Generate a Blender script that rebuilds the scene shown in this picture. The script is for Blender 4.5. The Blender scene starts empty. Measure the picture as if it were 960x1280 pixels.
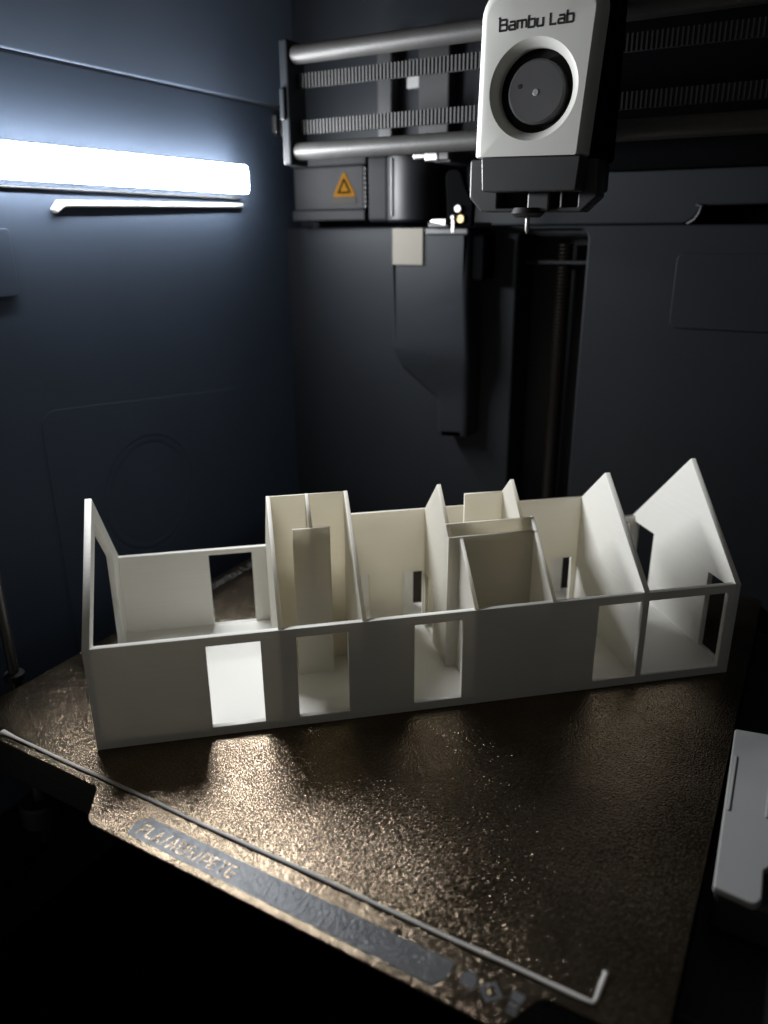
import bpy, bmesh, math, random
from mathutils import Matrix, Vector
random.seed(7)
MM = 0.001
PI = math.pi
scene = bpy.context.scene
col = scene.collection

# ---------------------------------------------------------------- camera, world, exposure
cd = bpy.data.cameras.new('camera'); cam = bpy.data.objects.new('camera', cd); col.objects.link(cam)
CAM = Vector((261.742, -138.770, 175.386))
RT = Vector((0.87195565, 0.48954779, -0.00602474)); UP = Vector((-0.16306891, 0.30200857, 0.93925468)); FW = Vector((-0.46162958, 0.81800598, -0.3431681))
cam.matrix_world = Matrix(((RT.x, UP.x, -FW.x, CAM.x*MM), (RT.y, UP.y, -FW.y, CAM.y*MM), (RT.z, UP.z, -FW.z, CAM.z*MM), (0, 0, 0, 1)))
cd.sensor_fit = 'VERTICAL'; cd.sensor_height = 36; cd.sensor_width = 36
cd.lens = 957.11/1280*36
cd.clip_start = 0.005; cd.clip_end = 20
cd.dof.use_dof = True; cd.dof.focus_distance = 0.292; cd.dof.aperture_fstop = 7.5
scene.camera = cam

world = bpy.data.worlds.new('World'); scene.world = world; world.use_nodes = True
world.node_tree.nodes['Background'].inputs[0].default_value = (1.0, 0.95, 0.87, 1)
world.node_tree.nodes['Background'].inputs[1].default_value = 0.058  # warm ambient fill, added to lift the house's shaded front walls
scene.render.engine = 'CYCLES'
scene.view_settings.view_transform = 'Standard'; scene.view_settings.look = 'None'
scene.view_settings.exposure = 0.0; scene.view_settings.gamma = 1.0
scene.view_settings.use_curve_mapping = False
scene.cycles.max_bounces = 7; scene.cycles.diffuse_bounces = 5; scene.cycles.glossy_bounces = 3; scene.cycles.transmission_bounces = 5
scene.cycles.sample_clamp_indirect = 4.0
LED_STRENGTH = 160.0

# ---------------------------------------------------------------- materials
def mat(name, color, rough=0.5, metal=0.0, spec=0.5, bump=None, var=None, coat=0.0):
    """bump = (scale per metre, strength, distance mm); var = (scale, amount) mottling"""
    m = bpy.data.materials.new(name); m.use_nodes = True
    nt = m.node_tree; b = nt.nodes['Principled BSDF']
    b.inputs['Base Color'].default_value = (*color, 1); b.inputs['Roughness'].default_value = rough
    b.inputs['Metallic'].default_value = metal; b.inputs['Specular IOR Level'].default_value = spec
    b.inputs['Coat Weight'].default_value = coat
    tc = nt.nodes.new('ShaderNodeTexCoord')
    if var:
        n = nt.nodes.new('ShaderNodeTexNoise'); n.inputs['Scale'].default_value = var[0]; n.inputs['Detail'].default_value = 5
        nt.links.new(tc.outputs['Object'], n.inputs['Vector'])
        mx = nt.nodes.new('ShaderNodeMix'); mx.data_type = 'RGBA'
        mx.inputs[6].default_value = (*[c*(1-var[1]) for c in color], 1); mx.inputs[7].default_value = (*[min(1, c*(1+var[1])) for c in color], 1)
        nt.links.new(n.outputs['Fac'], mx.inputs[0]); nt.links.new(mx.outputs[2], b.inputs['Base Color'])
        mr = nt.nodes.new('ShaderNodeMapRange'); mr.inputs[3].default_value = max(0.02, rough-0.08); mr.inputs[4].default_value = rough+0.08
        nt.links.new(n.outputs['Fac'], mr.inputs[0]); nt.links.new(mr.outputs[0], b.inputs['Roughness'])
    if bump:
        n2 = nt.nodes.new('ShaderNodeTexNoise'); n2.inputs['Scale'].default_value = bump[0]; n2.inputs['Detail'].default_value = 3
        nt.links.new(tc.outputs['Object'], n2.inputs['Vector'])
        bp = nt.nodes.new('ShaderNodeBump'); bp.inputs['Strength'].default_value = bump[1]; bp.inputs['Distance'].default_value = bump[2]*MM
        nt.links.new(n2.outputs['Fac'], bp.inputs['Height']); nt.links.new(bp.outputs[0], b.inputs['Normal'])
    return m

M = {}
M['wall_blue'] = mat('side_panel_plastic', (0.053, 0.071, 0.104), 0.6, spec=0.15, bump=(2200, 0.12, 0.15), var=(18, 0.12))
M['wall_upper_glow'] = mat('upper_panel_glow', (0.135, 0.172, 0.240), 0.6, spec=0.15, bump=(2200, 0.12, 0.15), var=(18, 0.12))  # lighter, bluer side plastic: the light bar's glow put into the colour
M['wall_grey'] = mat('rear_panel_plastic', (0.0125, 0.0145, 0.0175), 0.5, spec=0.14, bump=(2200, 0.12, 0.15), var=(20, 0.10))
M['rear_upper'] = mat('rear_frame_plastic', (0.013, 0.0155, 0.0195), 0.5, spec=0.2, bump=(2000, 0.1, 0.15), var=(25, 0.12))
M['black'] = mat('black_plastic', (0.012, 0.012, 0.013), 0.45, bump=(1800, 0.1, 0.15), var=(40, 0.15))
M['black_gloss'] = mat('black_gloss_plastic', (0.008, 0.009, 0.011), 0.5, spec=0.3, var=(40, 0.1))
M['dark'] = mat('dark_grey_plastic', (0.032, 0.033, 0.035), 0.42, bump=(1800, 0.1, 0.15), var=(40, 0.15))
M['mid'] = mat('mid_grey_plastic', (0.07, 0.07, 0.072), 0.45, bump=(1800, 0.1, 0.15), var=(40, 0.12))
M['cover'] = mat('light_grey_cover', (0.60, 0.60, 0.565), 0.42, bump=(3500, 0.08, 0.1), var=(60, 0.03))
M['cover_ring'] = mat('ring_grey', (0.50, 0.50, 0.47), 0.3, var=(60, 0.03))
M['ink'] = mat('black_ink', (0.01, 0.01, 0.01), 0.5)
M['ink_grey'] = mat('grey_ink', (0.16, 0.16, 0.16), 0.5)
M['steel'] = mat('brushed_steel', (0.42, 0.41, 0.40), 0.38, 1.0, bump=(900, 0.15, 0.1), var=(50, 0.08))
M['steel_dark'] = mat('oiled_dark_steel', (0.10, 0.10, 0.10), 0.4, 0.8)
M['rod'] = mat('carbon_rod', (0.062, 0.061, 0.060), 0.5, 0.3, bump=(1200, 0.5, 0.15), var=(90, 0.2))
M['belt'] = mat('belt_rubber', (0.060, 0.060, 0.061), 0.55, var=(100, 0.15))
M['belt_base'] = mat('belt_backing', (0.018, 0.018, 0.019), 0.6)
M['brass'] = mat('brass', (0.62, 0.42, 0.22), 0.3, 1.0)
M['copper'] = mat('shaded_screw', (0.008, 0.0055, 0.004), 0.5, 0.1, 0.2)  # near-black: the rear channel's shade is put into the screw's colour
M['sticker'] = mat('warning_yellow', (0.085, 0.040, 0.006), 0.9, spec=0.0, var=(300, 0.15))
M['sticker_ink'] = mat('warning_ink', (0.006, 0.004, 0.002), 0.9, spec=0.0)
M['sticker_grey'] = mat('sticker_grey', (0.03, 0.028, 0.025), 0.9, spec=0.0)
M['label'] = mat('silicone_pad', (0.16, 0.15, 0.13), 0.7, spec=0.1, bump=(1500, 0.15, 0.2), var=(150, 0.06))
M['motor'] = mat('motor_laminate', (0.007, 0.0075, 0.0085), 0.6, 0.0, 0.1, var=(50, 0.15))
M['bracket'] = mat('grey_abs', (0.30, 0.30, 0.30), 0.5, bump=(1800, 0.08, 0.1), var=(50, 0.05))
M['purge'] = mat('purge_filament', (0.62, 0.60, 0.57), 0.35, bump=(700, 0.2, 0.2), var=(200, 0.08))
M['matte'] = mat('matte_black', (0.0018, 0.002, 0.0024), 0.9, spec=0.02, var=(40, 0.2))
M['faint'] = mat('faint_print', (0.05, 0.05, 0.052), 0.7, spec=0.1, var=(300, 0.3))
M['floor'] = mat('chamber_floor_plastic', (0.0012, 0.0012, 0.0013), 0.95, spec=0.0, var=(30, 0.2))

def led_mat():
    m = bpy.data.materials.new('led_diffuser'); m.use_nodes = True; nt = m.node_tree
    b = nt.nodes['Principled BSDF']; b.inputs['Base Color'].default_value = (0.85, 0.87, 0.9, 1)
    b.inputs['Emission Color'].default_value = (0.95, 0.975, 1.0, 1); b.inputs['Emission Strength'].default_value = LED_STRENGTH
    return m
M['led'] = led_mat()

def pla_mat(name, trans):
    m = bpy.data.materials.new(name); m.use_nodes = True; nt = m.node_tree
    b = nt.nodes['Principled BSDF']; out = nt.nodes['Material Output']
    b.inputs['Base Color'].default_value = (0.86, 0.848, 0.80, 1); b.inputs['Roughness'].default_value = 0.5
    b.inputs['Specular IOR Level'].default_value = 0.4
    tr = nt.nodes.new('ShaderNodeBsdfTranslucent'); tr.inputs[0].default_value = (0.91, 0.86, 0.74, 1)
    mx = nt.nodes.new('ShaderNodeMixShader'); mx.inputs[0].default_value = trans
    nt.links.new(b.outputs[0], mx.inputs[1]); nt.links.new(tr.outputs[0], mx.inputs[2]); nt.links.new(mx.outputs[0], out.inputs[0])
    tc = nt.nodes.new('ShaderNodeTexCoord')
    wv = nt.nodes.new('ShaderNodeTexWave'); wv.wave_type = 'BANDS'; wv.bands_direction = 'Z'; wv.inputs['Scale'].default_value = 0.314/0.0004
    wv.inputs['Distortion'].default_value = 0.6; wv.inputs['Detail'].default_value = 1
    n = nt.nodes.new('ShaderNodeTexNoise'); n.inputs['Scale'].default_value = 260; n.inputs['Detail'].default_value = 4
    ad = nt.nodes.new('ShaderNodeMath'); ad.operation = 'ADD'
    nt.links.new(tc.outputs['Object'], wv.inputs['Vector']); nt.links.new(tc.outputs['Object'], n.inputs['Vector'])
    nt.links.new(wv.outputs['Fac'], ad.inputs[0]); nt.links.new(n.outputs['Fac'], ad.inputs[1])
    mp = nt.nodes.new('ShaderNodeMapping'); mp.inputs['Scale'].default_value = (14, 14, 950)
    nl = nt.nodes.new('ShaderNodeTexNoise'); nl.inputs['Scale'].default_value = 1.0; nl.inputs['Detail'].default_value = 3
    nt.links.new(tc.outputs['Object'], mp.inputs['Vector']); nt.links.new(mp.outputs[0], nl.inputs['Vector'])
    ad2 = nt.nodes.new('ShaderNodeMath'); ad2.operation = 'MULTIPLY_ADD'; ad2.inputs[1].default_value = 2.2
    nt.links.new(nl.outputs['Fac'], ad2.inputs[0]); nt.links.new(ad.outputs[0], ad2.inputs[2])
    cr = nt.nodes.new('ShaderNodeMix'); cr.data_type = 'RGBA'; cr.inputs[6].default_value = (0.815, 0.80, 0.745, 1); cr.inputs[7].default_value = (0.885, 0.875, 0.83, 1)
    nt.links.new(nl.outputs['Fac'], cr.inputs[0]); nt.links.new(cr.outputs[2], b.inputs['Base Color'])
    bp = nt.nodes.new('ShaderNodeBump'); bp.inputs['Strength'].default_value = 0.38; bp.inputs['Distance'].default_value = 0.12*MM
    nt.links.new(ad2.outputs[0], bp.inputs['Height']); nt.links.new(bp.outputs[0], b.inputs['Normal'])
    return m
M['pla'] = pla_mat('white_pla', 0.13)
M['pla_thin'] = pla_mat('white_pla_thin_wall', 0.46)   # one or two perimeters: lets more light through

def pei_mat(name, dark, light, rough, dist, gloss):
    """powder-coated sheet: glossy grains over a dark coat"""
    m = bpy.data.materials.new(name); m.use_nodes = True; nt = m.node_tree
    nt.nodes.remove(nt.nodes['Principled BSDF']); out = nt.nodes['Material Output']
    tc = nt.nodes.new('ShaderNodeTexCoord')
    v = nt.nodes.new('ShaderNodeTexVoronoi'); v.feature = 'SMOOTH_F1'; v.inputs['Scale'].default_value = 1900; v.inputs['Smoothness'].default_value = 0.5
    n = nt.nodes.new('ShaderNodeTexNoise'); n.inputs['Scale'].default_value = 1500; n.inputs['Detail'].default_value = 2
    w = nt.nodes.new('ShaderNodeTexNoise'); w.inputs['Scale'].default_value = 520; w.inputs['Detail'].default_value = 2
    for q in (v, n, w): nt.links.new(tc.outputs['Object'], q.inputs['Vector'])
    a1 = nt.nodes.new('ShaderNodeMath'); a1.operation = 'MULTIPLY_ADD'; a1.inputs[1].default_value = 0.6
    nt.links.new(v.outputs['Distance'], a1.inputs[0]); nt.links.new(n.outputs['Fac'], a1.inputs[2])
    a2 = nt.nodes.new('ShaderNodeMath'); a2.operation = 'MULTIPLY_ADD'; a2.inputs[1].default_value = 0.7
    nt.links.new(w.outputs['Fac'], a2.inputs[0]); nt.links.new(a1.outputs[0], a2.inputs[2])
    bp = nt.nodes.new('ShaderNodeBump'); bp.inputs['Strength'].default_value = 1.0; bp.inputs['Distance'].default_value = dist*MM
    nt.links.new(a2.outputs[0], bp.inputs['Height'])
    mx = nt.nodes.new('ShaderNodeMix'); mx.data_type = 'RGBA'; mx.inputs[6].default_value = (*dark, 1); mx.inputs[7].default_value = (*light, 1)
    sm = nt.nodes.new('ShaderNodeTexNoise'); sm.inputs['Scale'].default_value = 38; sm.inputs['Detail'].default_value = 6; sm.inputs['Roughness'].default_value = 0.65
    nt.links.new(tc.outputs['Object'], sm.inputs['Vector'])
    mr = nt.nodes.new('ShaderNodeMapRange'); mr.inputs[1].default_value = 0.3; mr.inputs[2].default_value = 0.7; mr.inputs[3].default_value = 0.55; mr.inputs[4].default_value = 1.25
    nt.links.new(sm.outputs['Fac'], mr.inputs[0])
    mu = nt.nodes.new('ShaderNodeMath'); mu.operation = 'MULTIPLY'; nt.links.new(n.outputs['Fac'], mu.inputs[0]); nt.links.new(mr.outputs[0], mu.inputs[1])
    nt.links.new(mu.outputs[0], mx.inputs[0])
    g = nt.nodes.new('ShaderNodeBsdfAnisotropic'); g.distribution = 'BECKMANN'; g.inputs['Roughness'].default_value = rough
    d = nt.nodes.new('ShaderNodeBsdfDiffuse')
    for q in (g, d): nt.links.new(mx.outputs[2], q.inputs['Color']); nt.links.new(bp.outputs[0], q.inputs['Normal'])
    ms = nt.nodes.new('ShaderNodeMixShader'); ms.inputs[0].default_value = gloss
    nt.links.new(d.outputs[0], ms.inputs[1]); nt.links.new(g.outputs[0], ms.inputs[2]); nt.links.new(ms.outputs[0], out.inputs[0])
    return m
M['pei'] = pei_mat('textured_pei', (0.035, 0.027, 0.019), (0.36, 0.285, 0.205), 0.16, 0.185, 0.96)
M['pei_print'] = pei_mat('pei_grey_print', (0.125, 0.130, 0.137), (0.20, 0.204, 0.21), 0.26, 0.13, 0.24)

# ---------------------------------------------------------------- helpers (all lengths in mm)
def link_mesh(name, me, m, parent=None):
    o = bpy.data.objects.new(name, me); col.objects.link(o)
    if m is not None:
        me.materials.clear(); me.materials.append(M[m] if isinstance(m, str) else m)
    if parent is not None: o.parent = parent
    return o
def tag(o, label=None, cat=None, group=None, kind=None):
    if label: o['label'] = label
    if cat: o['category'] = cat
    if group: o['group'] = group
    if kind: o['kind'] = kind
    return o
def empty(name, loc, rz=0.0):
    o = bpy.data.objects.new(name, None); col.objects.link(o)
    o.location = [c*MM for c in loc]; o.rotation_euler = (0, 0, rz); o.empty_display_size = 0.01
    return o
def round_poly(pts, rad, seg=6):
    n = len(pts); res = []
    for i in range(n):
        r = rad[i] if isinstance(rad, (list, tuple)) else rad
        p = Vector(pts[i]); a = Vector(pts[i-1]); b = Vector(pts[(i+1) % n])
        if r <= 0: res.append(tuple(p)); continue
        da = (a-p).normalized(); db = (b-p).normalized()
        ang = da.angle(db)
        t = min(r/math.tan(ang/2), 0.49*(a-p).length, 0.49*(b-p).length); r2 = t*math.tan(ang/2)
        cdir = (da+db).normalized(); c = p+cdir*(r2/math.sin(ang/2))
        s = p+da*t-c; e = p+db*t-c
        a0 = math.atan2(s.y, s.x); a1 = math.atan2(e.y, e.x); d = a1-a0
        while d > PI: d -= 2*PI
        while d < -PI: d += 2*PI
        for k in range(seg+1):
            q = a0+d*k/seg; res.append((c.x+r2*math.cos(q), c.y+r2*math.sin(q)))
    return res
def circle(cx, cy, r, n=48):
    return [(cx+r*math.cos(2*PI*k/n), cy+r*math.sin(2*PI*k/n)) for k in range(n)]
def rect(x0, y0, x1, y1): return [(x0, y0), (x1, y0), (x1, y1), (x0, y1)]
def panel_mesh(name, loops, axis, w0, w1, bevel=0.2, res=1):
    """outline + holes extruded from w0 to w1 along axis: 'y' outline=(x,z), 'x' outline=(y,z), 'z' outline=(x,y)"""
    cu = bpy.data.curves.new(name+'_curve', 'CURVE'); cu.dimensions = '2D'; cu.fill_mode = 'BOTH'
    t = abs(w1-w0); bevel = min(bevel, t*0.45)
    cu.extrude = t/2-bevel; cu.bevel_depth = bevel; cu.offset = -bevel; cu.bevel_resolution = res
    for lp in loops:
        sp = cu.splines.new('POLY'); sp.points.add(len(lp)-1); sp.use_cyclic_u = True
        for q, pnt in zip(sp.points, lp): q.co = (pnt[0], pnt[1], 0, 1)
    ob = bpy.data.objects.new(name+'_tmp', cu); col.objects.link(ob)
    dg = bpy.context.evaluated_depsgraph_get()
    me = bpy.data.meshes.new_from_object(ob.evaluated_get(dg))
    bpy.data.objects.remove(ob); bpy.data.curves.remove(cu)
    c = (w0+w1)/2
    for v in me.vertices:
        x, y, z = v.co
        v.co = {'y': (x*MM, (c+z)*MM, y*MM), 'x': ((c+z)*MM, x*MM, y*MM), 'z': (x*MM, y*MM, (c+z)*MM)}[axis]
    bm = bmesh.new(); bm.from_mesh(me)
    bmesh.ops.remove_doubles(bm, verts=bm.verts, dist=1e-6)
    bmesh.ops.recalc_face_normals(bm, faces=bm.faces); bm.to_mesh(me); bm.free()
    me.name = name
    return me
def panel(name, loops, axis, w0, w1, m, parent=None, bevel=0.2, res=1):
    return link_mesh(name, panel_mesh(name, loops, axis, w0, w1, bevel, res), m, parent)
def box(name, lo, hi, m, parent=None, bevel=0.4, seg=2):
    bm = bmesh.new(); bmesh.ops.create_cube(bm, size=1)
    for v in bm.verts: v.co = Vector([(lo[i]+hi[i])/2+v.co[i]*(hi[i]-lo[i]) for i in range(3)])*MM
    if bevel > 0: bmesh.ops.bevel(bm, geom=list(bm.edges), offset=bevel*MM, segments=seg, profile=0.5, affect='EDGES')
    me = bpy.data.meshes.new(name); bm.to_mesh(me); bm.free()
    if seg > 1:
        for p in me.polygons: p.use_smooth = False
    return link_mesh(name, me, m, parent)
def lathe(name, prof, origin, axis, m, parent=None, n=40, smooth=True):
    """prof = [(radius, along)], closed at the ends if radius 0"""
    verts = []; faces = []
    ax = {'x': (Vector((1, 0, 0)), Vector((0, 1, 0)), Vector((0, 0, 1))), 'y': (Vector((0, 1, 0)), Vector((0, 0, 1)), Vector((1, 0, 0))), 'z': (Vector((0, 0, 1)), Vector((1, 0, 0)), Vector((0, 1, 0)))}[axis]
    for r, h in prof:
        for k in range(n):
            a = 2*PI*k/n
            verts.append((Vector(origin)+ax[0]*h+(ax[1]*math.cos(a)+ax[2]*math.sin(a))*r)*MM)
    for i in range(len(prof)-1):
        for k in range(n):
            faces.append((i*n+k, i*n+(k+1) % n, (i+1)*n+(k+1) % n, (i+1)*n+k))
    me = bpy.data.meshes.new(name); me.from_pydata(verts, [], faces)
    bm = bmesh.new(); bm.from_mesh(me); bmesh.ops.remove_doubles(bm, verts=bm.verts, dist=1e-7)
    bmesh.ops.recalc_face_normals(bm, faces=bm.faces); bm.to_mesh(me); bm.free()
    if smooth:
        for p in me.polygons: p.use_smooth = True
        try: me.set_sharp_from_angle(angle=math.radians(35))
        except Exception: pass
    return link_mesh(name, me, m, parent)
def cyl_prof(r, h0, h1, b=0.4): return [(0, h0), (r-b, h0), (r, h0+b), (r, h1-b), (r-b, h1), (0, h1)]
def tube(name, pts, r, m, parent=None, n=12, radii=None):
    """swept tube through 3D points (mm)"""
    cu = bpy.data.curves.new(name+'_curve', 'CURVE'); cu.dimensions = '3D'; cu.bevel_depth = r; cu.bevel_resolution = n//4; cu.use_fill_caps = True
    sp = cu.splines.new('POLY'); sp.points.add(len(pts)-1)
    for q, p in zip(sp.points, pts): q.co = (p[0], p[1], p[2], 1)
    if radii:
        for q, rr in zip(sp.points, radii): q.radius = rr
    ob = bpy.data.objects.new(name+'_tmp', cu); col.objects.link(ob)
    me = bpy.data.meshes.new_from_object(ob.evaluated_get(bpy.context.evaluated_depsgraph_get()))
    bpy.data.objects.remove(ob); bpy.data.curves.remove(cu)
    for v in me.vertices: v.co = v.co*MM
    for p in me.polygons: p.use_smooth = True
    me.name = name
    return link_mesh(name, me, m, parent)
# stroke lettering -------------------------------------------------
GL = {'B': (0.86, [[(0, 0), (0, .88), (.62, .88), (.72, .78), (.72, .56), (.62, .47), (.06, .47)], [(.62, .47), (.76, .37), (.76, .1), (.66, 0), (-.06, 0)], [(-.10, 1.12), (.02, .95)]]),
      'a': (0.70, [[(.05, .64), (.52, .64), (.60, .56), (.60, 0), (.08, 0), (0, .08), (0, .27), (.08, .35), (.6, .35)]]),
      'm': (1.02, [[(0, 0), (0, .64), (.84, .64), (.92, .56), (.92, 0)], [(.46, .64), (.46, 0)]]),
      'b': (0.72, [[(0, 1.0), (0, 0), (.54, 0), (.62, .08), (.62, .56), (.54, .64), (0, .64)]]),
      'u': (0.72, [[(0, .68), (0, .08), (.08, 0), (.60, 0)], [(.60, .68), (.60, -.06)]]),
      'L': (0.66, [[(0, .94), (0, 0), (.62, 0)]]),
      ' ': (0.32, []),
      'P': (0.76, [[(0, -.06), (0, .94), (.54, .94), (.62, .86), (.62, .48), (.54, .4), (0, .4)]]),
      'A': (0.80, [[(0, -.06), (.32, .96), (.64, -.06)], [(.12, .3), (.52, .3)]]),
      'S': (0.74, [[(.6, .94), (.08, .94), (0, .86), (0, .56), (.08, .48), (.52, .48), (.6, .4), (.6, .08), (.52, 0), (0, 0)]]),
      'E': (0.70, [[(.58, .94), (0, .94), (0, 0), (.58, 0)], [(0, .47), (.5, .47)]]),
      'T': (0.72, [[(-.02, .94), (.62, .94)], [(.3, .94), (.3, -.06)]]),
      'G': (0.78, [[(.62, .94), (.08, .94), (0, .86), (0, .08), (.08, 0), (.62, 0), (.62, .44), (.34, .44)]]),
      '/': (0.50, [[(0, -.06), (.34, 1.0)]])}
def lettering(name, text, size, frame, m, parent, stroke=0.16, depth=0.12):
    """frame(u, v, w) -> mm point; one mesh for one printed line of text"""
    verts = []; faces = []; x = 0.0
    for ch in text:
        adv, strokes = GL[ch]
        for st in strokes:
            P = [Vector((x+a, b)) for a, b in st]; L = []
            for i, p in enumerate(P):
                if i == 0: d = (P[1]-p).normalized(); nrm = Vector((-d.y, d.x)); k = 1
                elif i == len(P)-1: d = (p-P[i-1]).normalized(); nrm = Vector((-d.y, d.x)); k = 1
                else:
                    d0 = (p-P[i-1]).normalized(); d1 = (P[i+1]-p).normalized()
                    nrm = (Vector((-d0.y, d0.x))+Vector((-d1.y, d1.x))).normalized(); k = 1/max(0.4, nrm.dot(Vector((-d0.y, d0.x))))
                L.append((p+nrm*stroke/2*k, p-nrm*stroke/2*k))
            for i in range(len(L)-1):
                a, b = L[i]; c, d = L[i+1]; s = len(verts)
                for w in (0, depth):
                    for q in (a, b, d, c): verts.append(Vector(frame(q.x*size, q.y*size, w))*MM)
                faces += [(s, s+1, s+2, s+3), (s+4, s+5, s+6, s+7), (s, s+1, s+5, s+4), (s+1, s+2, s+6, s+5), (s+2, s+3, s+7, s+6), (s+3, s, s+4, s+7)]
        x += adv+0.15
    me = bpy.data.meshes.new(name); me.from_pydata(verts, [], faces)
    bm = bmesh.new(); bm.from_mesh(me); bmesh.ops.recalc_face_normals(bm, faces=bm.faces); bm.to_mesh(me); bm.free()
    return link_mesh(name, me, m, parent)
def text_width(text, size): return (sum(GL[c][0]+0.15 for c in text)-0.15)*size

XL, YB = -50.0, 288.0            # inner faces of the left and rear chamber walls

# ================================================================ the setting: chamber shell
floor = box('chamber_floor', (-54, -70, -96), (316, 330, -92), 'floor', bevel=0); tag(floor, kind='structure')
lw = empty('left_wall', (0, 0, 0)); tag(lw, kind='structure')
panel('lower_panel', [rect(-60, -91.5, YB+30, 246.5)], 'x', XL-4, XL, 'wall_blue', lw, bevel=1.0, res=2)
panel('upper_panel', [rect(-60, 247.2, YB+30, 330)], 'x', XL-4, XL+1.0, 'wall_upper_glow', lw, bevel=0.9, res=3)
# raised fan housing with a round intake, faint on the left wall
hous = panel('fan_housing', [round_poly([(88, -80), (262, -80), (262, 66), (240, 84), (88, 98)], [6, 6, 10, 10, 8]), circle(150, 40, 33)], 'x', XL+0.02, XL+0.28, 'wall_blue', lw, bevel=0.12, res=2)
lathe('fan_grille_ring', [(32.6, 0.03), (32.2, 0.13), (31.0, 0.17), (29, 0.12), (28.2, 0.03)], (XL, 150, 40), 'x', 'wall_blue', lw)
lathe('fan_intake', [(0, 0.06), (26, 0.06), (28.1, 0.06)], (XL, 150, 40), 'x', 'wall_blue', lw)
# slot cover on the far left
panel('catch_plate', [round_poly(rect(60, 150, 87, 178), 2)], 'x', XL+0.05, XL+1.4, 'wall_blue', lw, bevel=0.5)

bw = empty('rear_wall', (0, 0, 0)); tag(bw, kind='structure')
panel('lower_panel', [rect(XL+0.02, -91.5, 312, 178.2), round_poly(rect(107.2, -88, 145.4, 176.0), [0, 0, 5, 5])], 'y', YB, YB+4, 'wall_grey', bw, bevel=1.3, res=3)
panel('upper_panel', [round_poly([(XL+1.1, 178.6), (193, 178.6), (199, 187), (312, 187), (312, 330), (XL+1.1, 330)], [0, 8, 4, 0, 0, 0])], 'y', YB+14, YB+18, 'rear_upper', bw, bevel=1.0, res=2)
box('ledge_shelf', (XL+1.2, YB+4.3, 174), (312, YB+13.8, 177.2), 'wall_grey', bw, 0.5)
box('backing', (XL+1.1, 322, -91.5), (312, 324, 330), 'matte', bw, 0)
box('channel_back', (104, 318, -90), (149, 320, 180), 'black_gloss', bw, 0)
box('channel_side', (104, YB+4.2, -90), (106.6, 317.9, 173.8), 'black_gloss', bw, 0)
box('channel_side', (146, YB+4.2, -90), (148.6, 317.9, 173.8), 'black_gloss', bw, 0)
panel('access_panel', [round_poly(rect(191.5, 128, 286, 164.5), 3.5)], 'y', YB-1.0, YB-0.05, 'wall_grey', bw, bevel=0.5, res=2)
tube('edge_trim', [(192.2, YB+13.2, 178.6), (195.4, YB+12.2, 180.3), (197.4, YB+12, 183.2), (198.4, YB+12, 186.8), (195.6, YB+12, 187.6)], 0.65, 'mid', bw)
box('channel_clip', (107.2, 300, 158), (145.4, 304, 160), 'black_gloss', bw, 0.4)
sh = box('rear_shroud', (150, YB+0.5, 204), (311, YB+13, 330), 'matte', bw, 1.0)
rw = box('right_wall', (312.2, 20, -91.5), (316, 324, 330), 'wall_grey', bevel=0); tag(rw, kind='structure')

# ================================================================ LED bar on the left wall
led = empty('led_light_bar', (XL, 130, 205))
tag(led, 'long white glowing light bar mounted high on the left wall', 'light')
def L(o): o.matrix_parent_inverse = Matrix.Translation((-XL*MM, -0.130, -0.205)); return o
Y0, Y1 = 62, 240
prof = []
def led_tube():
    n = 14; rings = []
    ys = [(Y0, 0.95), (Y0+0.4, 1.0), (Y1-0.4, 1.0), (Y1, 0.95)]
    verts = []; faces = []
    for y, s in ys:
        for k in range(n+1):
            a = -PI/2+PI*k/n
            verts.append(((XL+8.2+1.9*abs(math.cos(a))**0.6*s)*MM, y*MM, (204.2+7.3*math.copysign(abs(math.sin(a))**0.7, a)*s)*MM))
    m = n+1
    for i in range(len(ys)-1):
        for k in range(n): faces.append((i*m+k, i*m+k+1, (i+1)*m+k+1, (i+1)*m+k))
    faces.append(tuple(range(m))); faces.append(tuple((len(ys)-1)*m+k for k in range(m)))
    me = bpy.data.meshes.new('diffuser'); me.from_pydata(verts, [], faces)
    bm = bmesh.new(); bm.from_mesh(me); bmesh.ops.recalc_face_normals(bm, faces=bm.faces); bm.to_mesh(me); bm.free()
    for p in me.polygons: p.use_smooth = len(p.vertices) == 4
    return link_mesh('diffuser', me, 'led', led)
L(led_tube())
L(box('base_rail', (XL+0.1, Y0-3, 197.4), (XL+8.1, Y1+0.6, 211.0), 'dark', led, 0.6))
L(box('lower_lip', (XL+0.2, Y0-3, 194.0), (XL+3.4, Y1+1.0, 195.0), 'dark', led, 0.5))
rail = panel('cable_rail', [round_poly([(111.6, 184.0), (116.5, 187.0), (243, 189.6), (243, 191.6), (113.4, 190.0), (109.4, 186.0)], 0.8, 3)], 'x', XL+0.05, XL+3.0, 'cover', bevel=0.9, res=3)
tag(rail, 'thin pale rail along the left wall just under the light bar', 'rail')
clip = empty('wall_clip', (XL, 284, 233)); tag(clip, 'small bright metal clip high in the rear left corner', 'clip')
def Cc(o): o.matrix_parent_inverse = Matrix.Translation((-XL*MM, -0.284, -0.233)); return o
Cc(box('prong', (XL+0.1, 278.6, 232.6), (XL+2.6, 280.2, 242.2), 'steel', clip, 0.4))
Cc(box('prong', (XL+0.1, 284.6, 231.4), (XL+3.4, 286.4, 240.6), 'steel', clip, 0.4))
Cc(box('bridge', (XL+0.1, 280.0, 231.2), (XL+1.6, 284.8, 233.0), 'dark', clip, 0.3))

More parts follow.
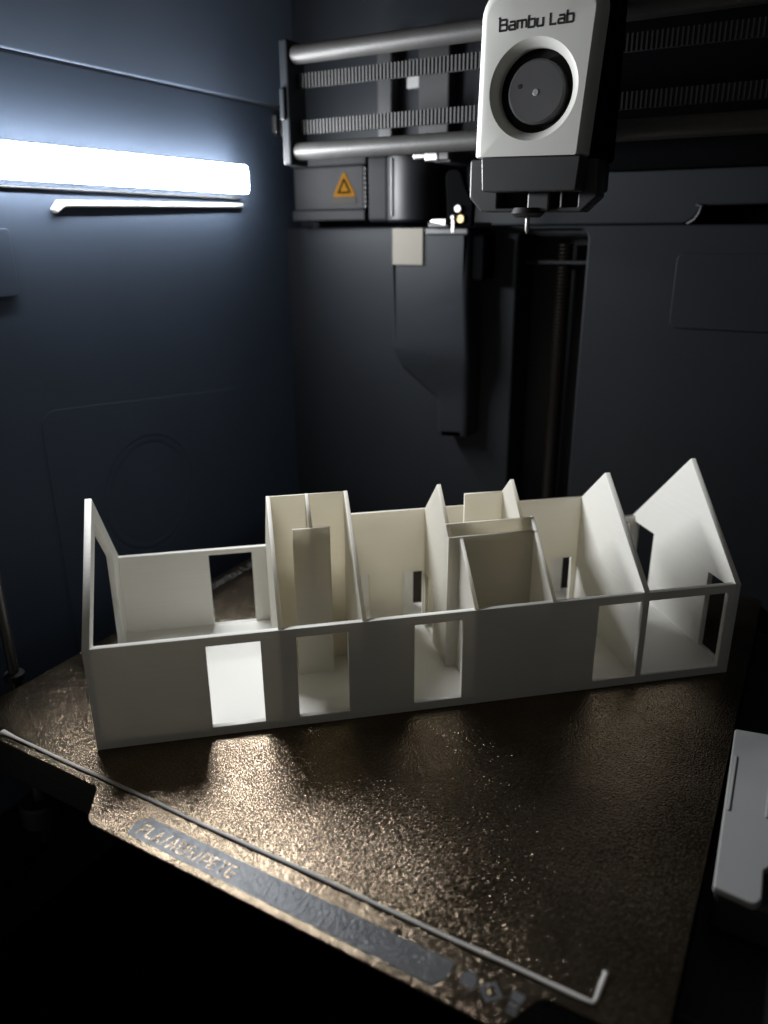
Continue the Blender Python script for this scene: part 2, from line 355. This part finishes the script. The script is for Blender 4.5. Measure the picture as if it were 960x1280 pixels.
# ================================================================ rear mechanism
def thing(name, loc, label, cat, group=None, rz=0):
    o = empty(name, loc, rz); tag(o, label, cat, group)
    inv = Matrix.Translation([-c*MM for c in loc])
    return o, inv
def put(o, inv): o.matrix_parent_inverse = inv; return o
def sub(o, part): o.parent = part; o.matrix_parent_inverse = Matrix.Identity(4); return o      # a piece of a part

# rods
for z, lab in ((260.4, 'upper round grey rod spanning behind the tool head'), (215.6, 'lower round grey rod spanning behind the tool head')):
    r = lathe('linear_rod', cyl_prof(4.4, 4, 306, 0.4), (0, 228, z), 'x', 'rod', n=32); tag(r, lab, 'rod', 'gantry rods')
# toothed belts
for z, lab in ((249.0, 'upper toothed belt running just under the upper rod'), (227.4, 'lower toothed belt running just above the lower rod')):
    b, inv = thing('timing_belt', (160, 232, z), lab, 'belt', 'toothed belts')
    put(box('belt_band', (3, 231.6, z-3.4), (306, 233.0, z+3.4), 'belt_base', b, 0.2), inv)
    vs = []; fs = []
    for k in range(150):
        x = 5+k*2.0; s = len(vs)
        for (yy, hw) in ((231.7, 0.62), (230.4, 0.40)):
            vs += [((x-hw)*MM, yy*MM, (z-3.3)*MM), ((x+hw)*MM, yy*MM, (z-3.3)*MM), ((x+hw)*MM, yy*MM, (z+3.3)*MM), ((x-hw)*MM, yy*MM, (z+3.3)*MM)]
        fs += [(s+4, s+5, s+6, s+7), (s, s+1, s+5, s+4), (s+1, s+2, s+6, s+5), (s+2, s+3, s+7, s+6), (s+3, s, s+4, s+7)]
    me = bpy.data.meshes.new('belt_teeth'); me.from_pydata(vs, [], fs)
    t = put(link_mesh('belt_teeth', me, 'belt', b), inv); t['kind'] = 'stuff'
# gantry end block on the left
g, inv = thing('gantry_block', (0, 230, 206), 'dark carriage block holding the left ends of the two rods', 'block')
put(box('block_body', (-1.5, 222, 209), (3.6, 238, 267), 'rear_upper', g, 1.0), inv)
put(box('block_clamp', (-1, 220, 230), (2, 221.9, 245), 'rear_upper', g, 0.8), inv)
# frame uprights seen between the belts
for x0, x1, lab in ((15.5, 25.0, 'narrow dark upright between the belts, nearer the warning label'), (42.0, 61.0, 'broad dark upright between the belts, nearer the tool head')):
    u = box('frame_upright', (x0, 292.5, 216), (x1, 301.8, 275), 'dark', bevel=0.8); tag(u, lab, 'upright', 'frame uprights')
hk = panel('frame_hook', [round_poly([(33, 252), (42, 252), (42, 262), (45, 262), (45, 266), (34, 266), (34, 258), (33, 257)], 0.5, 2)], 'y', 296, 299, 'bracket', bevel=0.3)
tag(hk, 'small grey hook tab between the two dark uprights', 'hook')
# stepper motor with warning label
mo, inv = thing('stepper_motor', (-5, 290, 178.4), 'square dark motor with a yellow warning triangle above the rear ledge', 'motor')
put(box('motor_body', (-34, 276, 188), (15.6, 301.5, 212), 'motor', mo, 0.8), inv)
put(box('end_cap', (-35, 274.5, 212.1), (18.2, 301.6, 217.6), 'motor', mo, 0.8), inv)
put(box('end_cap', (-35, 274.5, 182.0), (17.0, 301.6, 187.9), 'motor', mo, 0.8), inv)
for k in range(9):
    put(box('lamination', (15.7, 276.4, 189.0+k*2.5), (16.5, 300, 190.6+k*2.5), 'mid', mo, 0.2, 1), inv)
wl = put(panel('warning_label', [round_poly([(-6.0, 195.2), (10.6, 195.2), (2.3, 209.4)], 0.8)], 'y', 275.6, 275.95, 'sticker', mo, bevel=0.1), inv)
sub(panel('warning_sign', [round_poly([(-2.6, 197.0), (7.2, 197.0), (2.3, 205.6)], 0.4), round_poly([(-0.9, 198.0), (5.5, 198.0), (2.3, 203.6)], 0.3)], 'y', 275.3, 275.55, 'sticker_ink', mo, bevel=0.05), wl)
sub(panel('label_caption', [rect(-6.0, 191.4, 10.6, 194.6)], 'y', 275.6, 275.95, 'sticker_grey', mo, bevel=0.1), wl)
# dark cylindrical extruder motor
cm, inv = thing('drum_motor', (42, 284, 178.4), 'dark glossy drum beside the motor with the warning label', 'motor')
put(lathe('drum', cyl_prof(15.5, 181, 216, 1.2), (43.5, 284, 0), 'z', 'black_gloss', cm, n=48), inv)
put(box('side_housing', (20.4, 272, 181), (34, 300, 216.5), 'motor', cm, 2.0, 3), inv)
put(box('seam_strip', (37.6, 268.2, 184), (38.6, 270.2, 214), 'mid', cm, 0.3), inv)
# clamp above the wiper
kc, inv = thing('belt_clamp', (70, 262, 208.5), 'small bright metal clamp hanging under the lower rod', 'clamp')
put(box('clamp_jaw', (63.8, 258, 210.6), (71.2, 264, 215.6), 'steel', kc, 0.5), inv)
put(box('clamp_jaw', (71.6, 258.5, 210.8), (77.2, 264, 215.0), 'mid', kc, 0.5), inv)
put(box('clamp_arm', (56, 259.5, 212.0), (63.4, 263, 214.4), 'steel', kc, 0.6), inv)
put(box('clamp_stem', (66, 264.2, 210.0), (76, 301.5, 216.0), 'dark', kc, 0.6), inv)
# purge chute
pc, inv = thing('purge_chute', (62, 280, 55), 'grey tapering purge chute on the rear wall with a pale pad', 'chute')
out = round_poly([(37.6, 177), (86.4, 177), (86.4, 140), (88.2, 106), (88.0, 60.5), (69.0, 59.2), (67.6, 82), (44.5, 98.5), (37.6, 110)], [0.8, 1.5, 6, 4, 0.6, 0.6, 2, 4, 8], 5)
ch = put(panel('chute_body', [out], 'y', 268, YB-0.05, 'wall_grey', pc, bevel=3.4, res=5), inv)
bm = bmesh.new(); bm.from_mesh(ch.data)
for zc in range(62, 140, 6):
    bmesh.ops.bisect_plane(bm, geom=list(bm.verts)+list(bm.edges)+list(bm.faces), plane_co=(0, 0, zc*MM), plane_no=(0, 0, 1))
for v in bm.verts:        # the lower half slopes back into the wall
    q = max(0.0, min(1.0, (112-v.co.z/MM)/30)); q = q*q*(3-2*q)
    dy = (YB*MM-v.co.y)*0.30*q; v.co.y += dy; v.co.x -= dy*0.5; v.co.z -= dy*0.2
bm.to_mesh(ch.data); bm.free()
for p in ch.data.polygons: p.use_smooth = True
ch.data.set_sharp_from_angle(angle=math.radians(40))
put(box('wipe_pad', (39.4, 266.9, 157.8), (58.8, 267.95, 177.4), 'label', pc, 0.3), inv)
put(box('chute_lip', (60.5, 266.4, 174.0), (86.0, 269.2, 177.4), 'dark', pc, 0.6), inv)
put(box('chute_flank', (86.9, 271, 150), (94.0, YB-0.1, 174), 'matte', pc, 1.2, 3), inv)  # matte black puts the shade on the chute's side into its colour
# wiper lever
wp, inv = thing('wiper_lever', (82, 262, 178), 'black upright wiper lever with brass and steel tip on the purge chute', 'lever')
put(panel('lever_arm', [round_poly([(76.6, 178), (91.0, 178), (91.6, 190), (87.6, 196), (83.6, 206), (74.8, 206), (76.2, 190)], [1, 1, 3, 3, 4, 4, 3], 5)], 'y', 259.5, 264.0, 'matte', wp, bevel=1.0, res=3), inv)
put(lathe('pivot_screw', cyl_prof(2.0, -1.6, 0.4, 0.3), (83.6, 259.2, 186.8), 'y', 'steel', wp, n=24), inv)
put(lathe('brass_bush', cyl_prof(2.3, -1.3, 0.3, 0.4), (85.2, 259.2, 181.8), 'y', 'brass', wp, n=24), inv)
put(lathe('steel_pin', cyl_prof(1.2, -3.0, 0.4, 0.3), (81.4, 259.0, 182.6), 'y', 'steel', wp, n=20), inv)
put(box('spring_leaf', (80.2, 257.6, 174.8), (82.0, 258.6, 181.4), 'steel', wp, 0.3), inv)
put(panel('wiper_blade', [round_poly([(66.5, 180.4), (76.4, 178.4), (76.4, 182.0), (68.5, 181.9)], 0.3, 2)], 'y', 258.5, 262.5, 'steel', wp, bevel=0.3), inv)
put(box('wiper_base', (64, 262.6, 177.6), (92, 286, 180.2), 'dark', wp, 0.6), inv)
# lead screw in the channel
prof = [(0, -91)]
z = -91.0
while z < 168:
    prof += [(3.7, z), (4.4, z+0.7), (4.4, z+1.3), (3.7, z+2.0)]; z += 2.0
prof += [(0, z)]
ls = lathe('lead_screw', prof, (128.4, 307, 0), 'z', 'copper', n=20); tag(ls, 'tall threaded screw standing in the dark rear channel', 'screw')

# ================================================================ tool head
th, inv = thing('tool_head', (150.6, 203.2, 174.5), 'light grey tool head with a round fan and black nozzle cover', 'tool head')
th.scale = (1.1256,)*3; inv = Matrix.Translation((-0.163, -0.165, -0.1746))    # parts below are laid out round (163, 165, 174.6)
YF = 140.0
fc = (163.0, 220.3)
def cover_mesh():
    """rounded front shell with a funnel-shaped fan opening"""
    base = round_poly([(141.3, 200.4), (180.6, 199.6), (184.4, 252.5), (142.4, 253.5)], [0.8, 0.8, 9, 10], 8)
    n = len(base); V = [Vector(q) for q in base]
    c = Vector((163, 226))
    def inset(d, side):
        # side walls lean in by d; bottom edge stays put
        return [Vector((q.x+(d if q.x < 163 else -d*0.35)*min(1, abs(q.x-163)/14), q.y-(d if q.y > 226 else 0)*max(0, (q.y-238)/16))) for q in V]
    bm = bmesh.new(); rings = []
    for dep, ins in ((12, 0.0), (5.0, 0.05), (3.2, 0.45), (1.6, 1.3), (0.6, 2.3), (0.12, 3.1), (0, 3.6)):
        rings.append([bm.verts.new((q.x*MM, (YF+dep)*MM, q.y*MM)) for q in inset(ins, 1)])
    for a, b in zip(rings, rings[1:]):
        for k in range(n): bm.faces.new((a[k], a[(k+1) % n], b[(k+1) % n], b[k]))
    hole = []
    for r, dep in ((15.6, 0), (15.3, 0.25), (13.1, 2.6), (12.9, 3.2), (12.9, 5.0)):
        hole.append([bm.verts.new(((fc[0]+r*math.cos(2*PI*k/64))*MM, (YF+dep)*MM, (fc[1]+r*math.sin(2*PI*k/64))*MM)) for k in range(64)])
    for a, b in zip(hole, hole[1:]):
        for k in range(64): bm.faces.new((a[k], a[(k+1) % 64], b[(k+1) % 64], b[k]))
    bm.edges.ensure_lookup_table()
    es = []
    for lp in (rings[-1], hole[0]):
        for k in range(len(lp)): es.append(bm.edges.get((lp[k], lp[(k+1) % len(lp)])))
    bmesh.ops.triangle_fill(bm, use_beauty=True, edges=es)
    bm.faces.new(rings[0])
    bmesh.ops.recalc_face_normals(bm, faces=bm.faces)
    me = bpy.data.meshes.new('front_cover'); bm.to_mesh(me); bm.free()
    for p in me.polygons: p.use_smooth = not all(abs(me.vertices[i].co.y-YF*MM) < 1e-7 for i in p.vertices)
    me.set_sharp_from_angle(angle=math.radians(28))
    return me
cov = put(link_mesh('front_cover', cover_mesh(), 'cover', th), inv)
fan = put(lathe('fan_well', [(0, 7.5), (14.6, 7.5), (14.6, 5.3), (12.8, 5.2)], (fc[0], YF, fc[1]), 'y', 'black', th, n=48), inv)
hub = put(lathe('fan_hub', [(0, 2.1), (9.3, 2.1), (10.0, 2.7), (10.0, 7.4)], (fc[0]+0.4, YF, fc[1]-0.4), 'y', 'mid', th, n=48), inv)
sub(lathe('hub_mark', [(0, 1.9), (0.9, 1.9), (1.2, 2.15)], (fc[0]+0.4, YF, fc[1]-0.6), 'y', 'bracket', th, n=20), hub)
sub(lathe('hub_mark', [(0, 1.95), (0.7, 1.95), (0.8, 2.15)], (fc[0]-5.4, YF, fc[1]+1.6), 'y', 'black', th, n=16), hub)
sz = 3.72
wd = text_width('Bambu Lab', sz)
sub(lettering('lettering', 'Bambu Lab', sz*25.4/wd, lambda u, v, w: (150.3+u, YF-0.02-w, 238.7+v*1.05), 'ink', th, stroke=0.19, depth=0.08), cov)
put(box('side_body', (142.8, YF+12.1, 199.0), (183.0, 179, 262), 'matte', th, 1.5), inv)
put(panel('nozzle_cover', [round_poly([(145.4, 188.9), (180.0, 188.3), (181.0, 199.5), (144.8, 200.3)], 0.8, 3)], 'y', YF+0.8, YF+11, 'dark', th, bevel=0.6, res=2), inv)
put(panel('shroud', [round_poly([(136.2, 200.6), (136.2, 187.4), (141.0, 182.4), (179.2, 181.8), (184.6, 186.8), (184.2, 199.0)], 0.8, 3), round_poly([(147.4, 183.6), (178.0, 183.4), (178.0, 190), (147.4, 190)], 0.5, 2)], 'y', YF+11.2, YF+22, 'dark', th, bevel=0.6, res=2), inv)
put(box('duct_block', (159.8, YF+9.5, 182.2), (168.0, YF+24, 198), 'dark', th, 0.6), inv)
put(box('duct_back', (147.2, YF+20, 183.0), (178.0, YF+23, 198), 'black', th, 0.2), inv)
put(box('duct_edge', (171.6, YF+11.0, 183.4), (172.3, YF+12, 190), 'bracket', th, 0.15), inv)
put(box('rear_carriage', (148, YF+22.2, 189), (181, 181, 199), 'black', th, 1.0), inv)
put(lathe('heater_block', [(0, 183.5), (5.4, 183.5), (6.2, 181.6), (4.6, 180.2), (0, 180.2)], (159.5, YF+12, 0), 'z', 'black', th, n=24), inv)
put(lathe('nozzle', [(0, 180.4), (0.85, 180.4), (0.8, 176.0), (0.35, 174.6), (0, 174.6)], (159.5, YF+12, 0), 'z', 'steel', th, n=20), inv)

# ================================================================ heat bed, plate, purge line
hb, inv = thing('heat_bed', (128, 128, -14), 'dark heated bed base carrying the textured plate', 'bed')
put(box('bed_slab', (-2, 1.0, -13), (256, 258, -1.0), 'black', hb, 1.0), inv)
put(box('front_stop', (229, -11, -5), (252, -2.8, -0.9), 'matte', hb, 0.8), inv)
put(box('front_rail', (-4, 2, -22), (262, 14, -13.2), 'black', hb, 1.0), inv)
put(box('side_rail', (256.6, 20, -24), (286, 250, -14), 'black', hb, 1.0), inv)
for x, y in ((22, 8), (236, 8)):
    put(lathe('levelling_knob', cyl_prof(8, -44, -34, 1.0), (x, y, 0), 'z', 'black', hb, n=28), inv)
    put(lathe('levelling_post', cyl_prof(2.2, -34, -22.2, 0.2), (x, y, 0), 'z', 'dark', hb, n=16), inv)
bp, inv = thing('build_plate', (128, 128, -0.8), 'gold brown textured build plate under the white house model', 'plate')
outl = round_poly([(-4, -2.6), (73, -2.6), (83, -15.6), (222, -15.6), (228.6, -2.6), (257, -2.6), (257, 258), (-4, 258)], [3, 5, 6, 6, 4, 3, 3, 3], 6)
put(panel('steel_sheet', [outl], 'z', -0.8, 0.0, 'pei', bp, bevel=0.15), inv)
strip = put(panel('label_strip', [round_poly([(98, -13.2), (203.6, -13.2), (206.0, -9.6), (206.0, -4.6), (100, -4.6), (96.8, -8)], 1.0, 4)], 'z', 0.01, 0.07, 'pei_print', bp, bevel=0.01), inv)
tw = text_width('PLA/ABS/PETG', 4.6)
sub(lettering('plate_lettering', 'PLA/ABS/PETG', 4.6*38/tw, lambda u, v, w: (100.5+u, -11.4+v*1.15, 0.08+w), 'pei', bp, stroke=0.15, depth=0.05), strip)
put(panel('care_icon', [round_poly([(209.4, -9.2), (213.0, -9.4), (213.0, -6.6), (211.9, -5.0), (209.9, -4.9), (209.0, -6.4)], 0.4, 2)], 'z', 0.01, 0.07, 'pei_print', bp, bevel=0.01), inv)
put(panel('care_icon', [round_poly([(213.8, -7.7), (217.0, -10.9), (220.2, -7.7), (217.0, -4.5)], 0.4, 2), round_poly([(215.1, -7.7), (217.0, -9.6), (218.9, -7.7), (217.0, -5.8)], 0.3, 2)], 'z', 0.01, 0.07, 'pei_print', bp, bevel=0.01), inv)
put(panel('care_icon', [round_poly([(221.6, -4.4), (225.0, -4.8), (224.6, -7.4), (221.8, -7.1)], 0.4, 2)], 'z', 0.01, 0.07, 'pei_print', bp, bevel=0.01), inv)
for k in range(3):
    put(panel('care_icon', [rect(221.9, -8.5-k*1.1, 224.6, -7.9-k*1.1)], 'z', 0.01, 0.07, 'pei_print', bp, bevel=0.01), inv)
put(lettering('edge_lettering', 'Bambu Lab', 5.2, lambda u, v, w: (4.2-v, 134.5+u, 0.01+w), 'faint', bp, stroke=0.20, depth=0.05), inv)
pts = []
for k in range(75):
    x = 18+k*3.0
    if x > 239.5: break
    pts.append((x, 1.0+0.12*math.sin(x*0.09)+random.uniform(-.03, .03), 0.72+0.06*math.sin(x*0.21)))
pts += [(239.6, 1.2, 0.75), (240.1, 2.2, 0.75), (240.2, 4.5, 0.75), (240.3, 7.5, 0.75), (240.5, 10.4, 0.8), (240.3, 11.0, 0.9)]
pl = tube('purge_line', pts, 0.66, 'purge', radii=[1.9, 1.5, 1.15]+[random.uniform(0.86, 1.1) for _ in range(len(pts)-6)]+[1.1, 1.05, 1.25])
for v in pl.data.vertices: v.co.z = 0.05*MM+(v.co.z-0.06*MM)*0.62
tag(pl, 'long thin pale filament line with a hooked end along the plate front', 'filament')

zr, inv = thing('guide_rod', (-16.5, 31, -91), 'thin dark vertical rod at the left edge of the frame', 'rod')
put(lathe('rod_shaft', cyl_prof(2.2, -91, 320, 0.3), (-16.5, 31, 0), 'z', 'steel_dark', zr, n=20), inv)
put(lathe('rod_collar', cyl_prof(4.2, -4, -0.5, 0.5), (-16.5, 31, 0), 'z', 'black', zr, n=24), inv)
# ================================================================ grey parts on the right
gb, inv = thing('grey_bracket', (267, 95, -14), 'light grey plastic bracket beside the right edge of the plate', 'bracket')
tp = put(panel('top_plate', [round_poly([(260.2, 50.0), (271.4, 48.6), (272.6, 52), (272.2, 63), (275, 67.5), (282, 68), (282, 136), (257.3, 131)], [1.0, 3, 2, 2, 2, 1, 2, 1], 4)], 'z', 0.5, 3.0, 'bracket', gb, bevel=0.6, res=3), inv)
sub(panel('raised_rib', [round_poly([(270.6, 86), (271.7, 86), (271.6, 114), (270.5, 116)], 0.4, 2)], 'z', 3.02, 3.6, 'bracket', gb, bevel=0.25), tp)
sub(panel('raised_rib', [round_poly([(259.9, 84), (260.7, 84), (259.9, 114), (259.1, 114)], 0.3, 2)], 'z', 3.02, 3.45, 'bracket', gb, bevel=0.2), tp)
put(box('base_block', (260.6, 51.5, -13.8), (279, 130, 0.45), 'dark', gb, 1.5), inv)
wc = panel('wall_bracket', [round_poly([(250.0, -16.6), (256.0, -16.2), (255.6, -30.5), (253.6, -31.4), (253.0, -24)], [0.8, 0.8, 0.6, 0.6, 3], 3)], 'y', YB-9, YB-0.05, 'bracket', bevel=1.0, res=3)
tag(wc, 'small pale tapering bracket low on the dark wall right of the house', 'bracket')

# ================================================================ the printed house model
LEN, W, H, R, RE, FT, DH = 253.2, 83.4, 41.2, 78.3, 82.1, 3.6, 37.6
YT = 61.0
K = (R-H)/(W/2)
hm = empty('house_model', (57.7, 10.9, 0.02), math.radians(40.715))
tag(hm, 'white printed open-top house model with gabled walls standing on the plate', 'model')
def wall_y(name, loops, y, t, bev=0.25): return panel(name, loops, 'y', y, y+t, 'pla' if t > 2 else 'pla_thin', hm, bevel=bev, res=2)
def wall_x(name, loops, x, t, bev=0.25): return panel(name, loops, 'x', x-t/2, x+t/2, 'pla' if t > 2 else 'pla_thin', hm, bevel=bev, res=2)
T = 2.4
panel('base_slab', [rect(0.4, 0.4, LEN-0.4, W-0.4)], 'z', 0.05, FT, 'pla', hm, bevel=0.25, res=2)
def sc(v): return v*LEN
E1 = 0.0
fr = [rect(0, E1, LEN, H)]
for a, b in ((.1628, .2393), (.2898, .3652), (.4648, .5395), (.7577, .832), (.8423, .9802)):
    fr.append(rect(sc(a), FT+0.05, sc(b), DH))
wall_y('front_wall', fr, -0.02, T)
bk = [rect(0.1, E1, LEN-0.1, H-0.05)]
for a, b in ((41.3, 60.6), (136.5, 152.0), (213.6, 248.0)):
    bk.append(rect(a, FT+0.05, b, 38.7))
wall_y('back_wall', bk, W-T+0.02, T)
KE = (RE-H)/(W/2)
# left gable: an open frame
wall_x('gable_frame', [[(0.1, E1), (W-0.1, E1), (W-0.1, H), (W/2, RE), (0.1, H)], [(7, FT+0.05), (68, FT+0.05), (68, 47.5), (W/2, 72.0), (7, 39.5)]], 1.3, 2.6)
# right gable with two corner openings
wall_x('gable_wall', [[(0.1, E1), (W-0.1, E1), (W-0.1, H), (W/2, RE), (0.1, H)], rect(3.2, FT+0.05, 18.2, 38.5), rect(62.8, FT+0.05, 80.4, 38.6)], LEN-1.3, 2.5)
def prof_x(name, x, t, y0, y1, holes=(), zmax=None):
    """cross wall whose top follows the roof slope from y0 to y1"""
    f = lambda y: R-abs(y-W/2)*K
    pts = [(y0, E1), (y1, E1), (y1, f(y1))]
    if y0 < W/2 < y1: pts.append((W/2, R))
    pts.append((y0, f(y0)))
    return wall_x(name, [pts]+list(holes), x, t)
t2 = 1.7
prof_x('cross_wall', 68.0, t2, 0.6, W-0.6, [rect(5, FT+0.05, 22, 31)])
prof_x('cross_wall', 98.8, t2, 0.6, W-0.6, [rect(64.5, FT+0.05, 78, 31), rect(4.5, FT+0.05, 23, 31)])
prof_x('cross_wall', 137.5, t2, 23.3, YT+0.6, [rect(44.4, FT+0.05, 58.8, 31)])
prof_x('cross_wall', 169.0, t2, 28.6, YT+0.6)
prof_x('cross_wall', 212.0, 2.5, 0.6, 68.0)
prof_x('sloping_wall', 141.9, t2, 0.7, 23.6)
prof_x('sloping_wall', 173.2, t2, 0.7, 28.4)
zf = lambda y: R-abs(y-W/2)*K
wall_y('partition', [rect(136.65, E1, 174.0, zf(23.3)+0.1)], 23.0, 1.5)
wall_y('partition', [rect(136.7, E1, 173.95, zf(27.8)+0.2)], 27.3, 1.3)
wall_y('partition', [rect(151.3, E1, 168.6, 70.3)], 49.6, 1.5)
# partition with the inner doors
wall_y('partition', [rect(68.2, E1, 212.2, zf(YT)-0.25), rect(101, FT+0.05, 111.3, 31.2), rect(127.2, FT+0.05, 136.0, 31), rect(198.3, FT+0.05, 208.6, 31.2)], YT-0.1, 1.6)
# tower: ridge panel, rib and front panel
wall_y('partition', [rect(68.3, E1, 98.4, R-0.35)], W/2-0.3, 1.2)
prof_x('rib', 83.2, 1.5, 30.4, W/2+0.2)
wall_y('partition', [rect(76.0, E1, 90.6, zf(30.0)+0.1)], 29.4, 1.4)
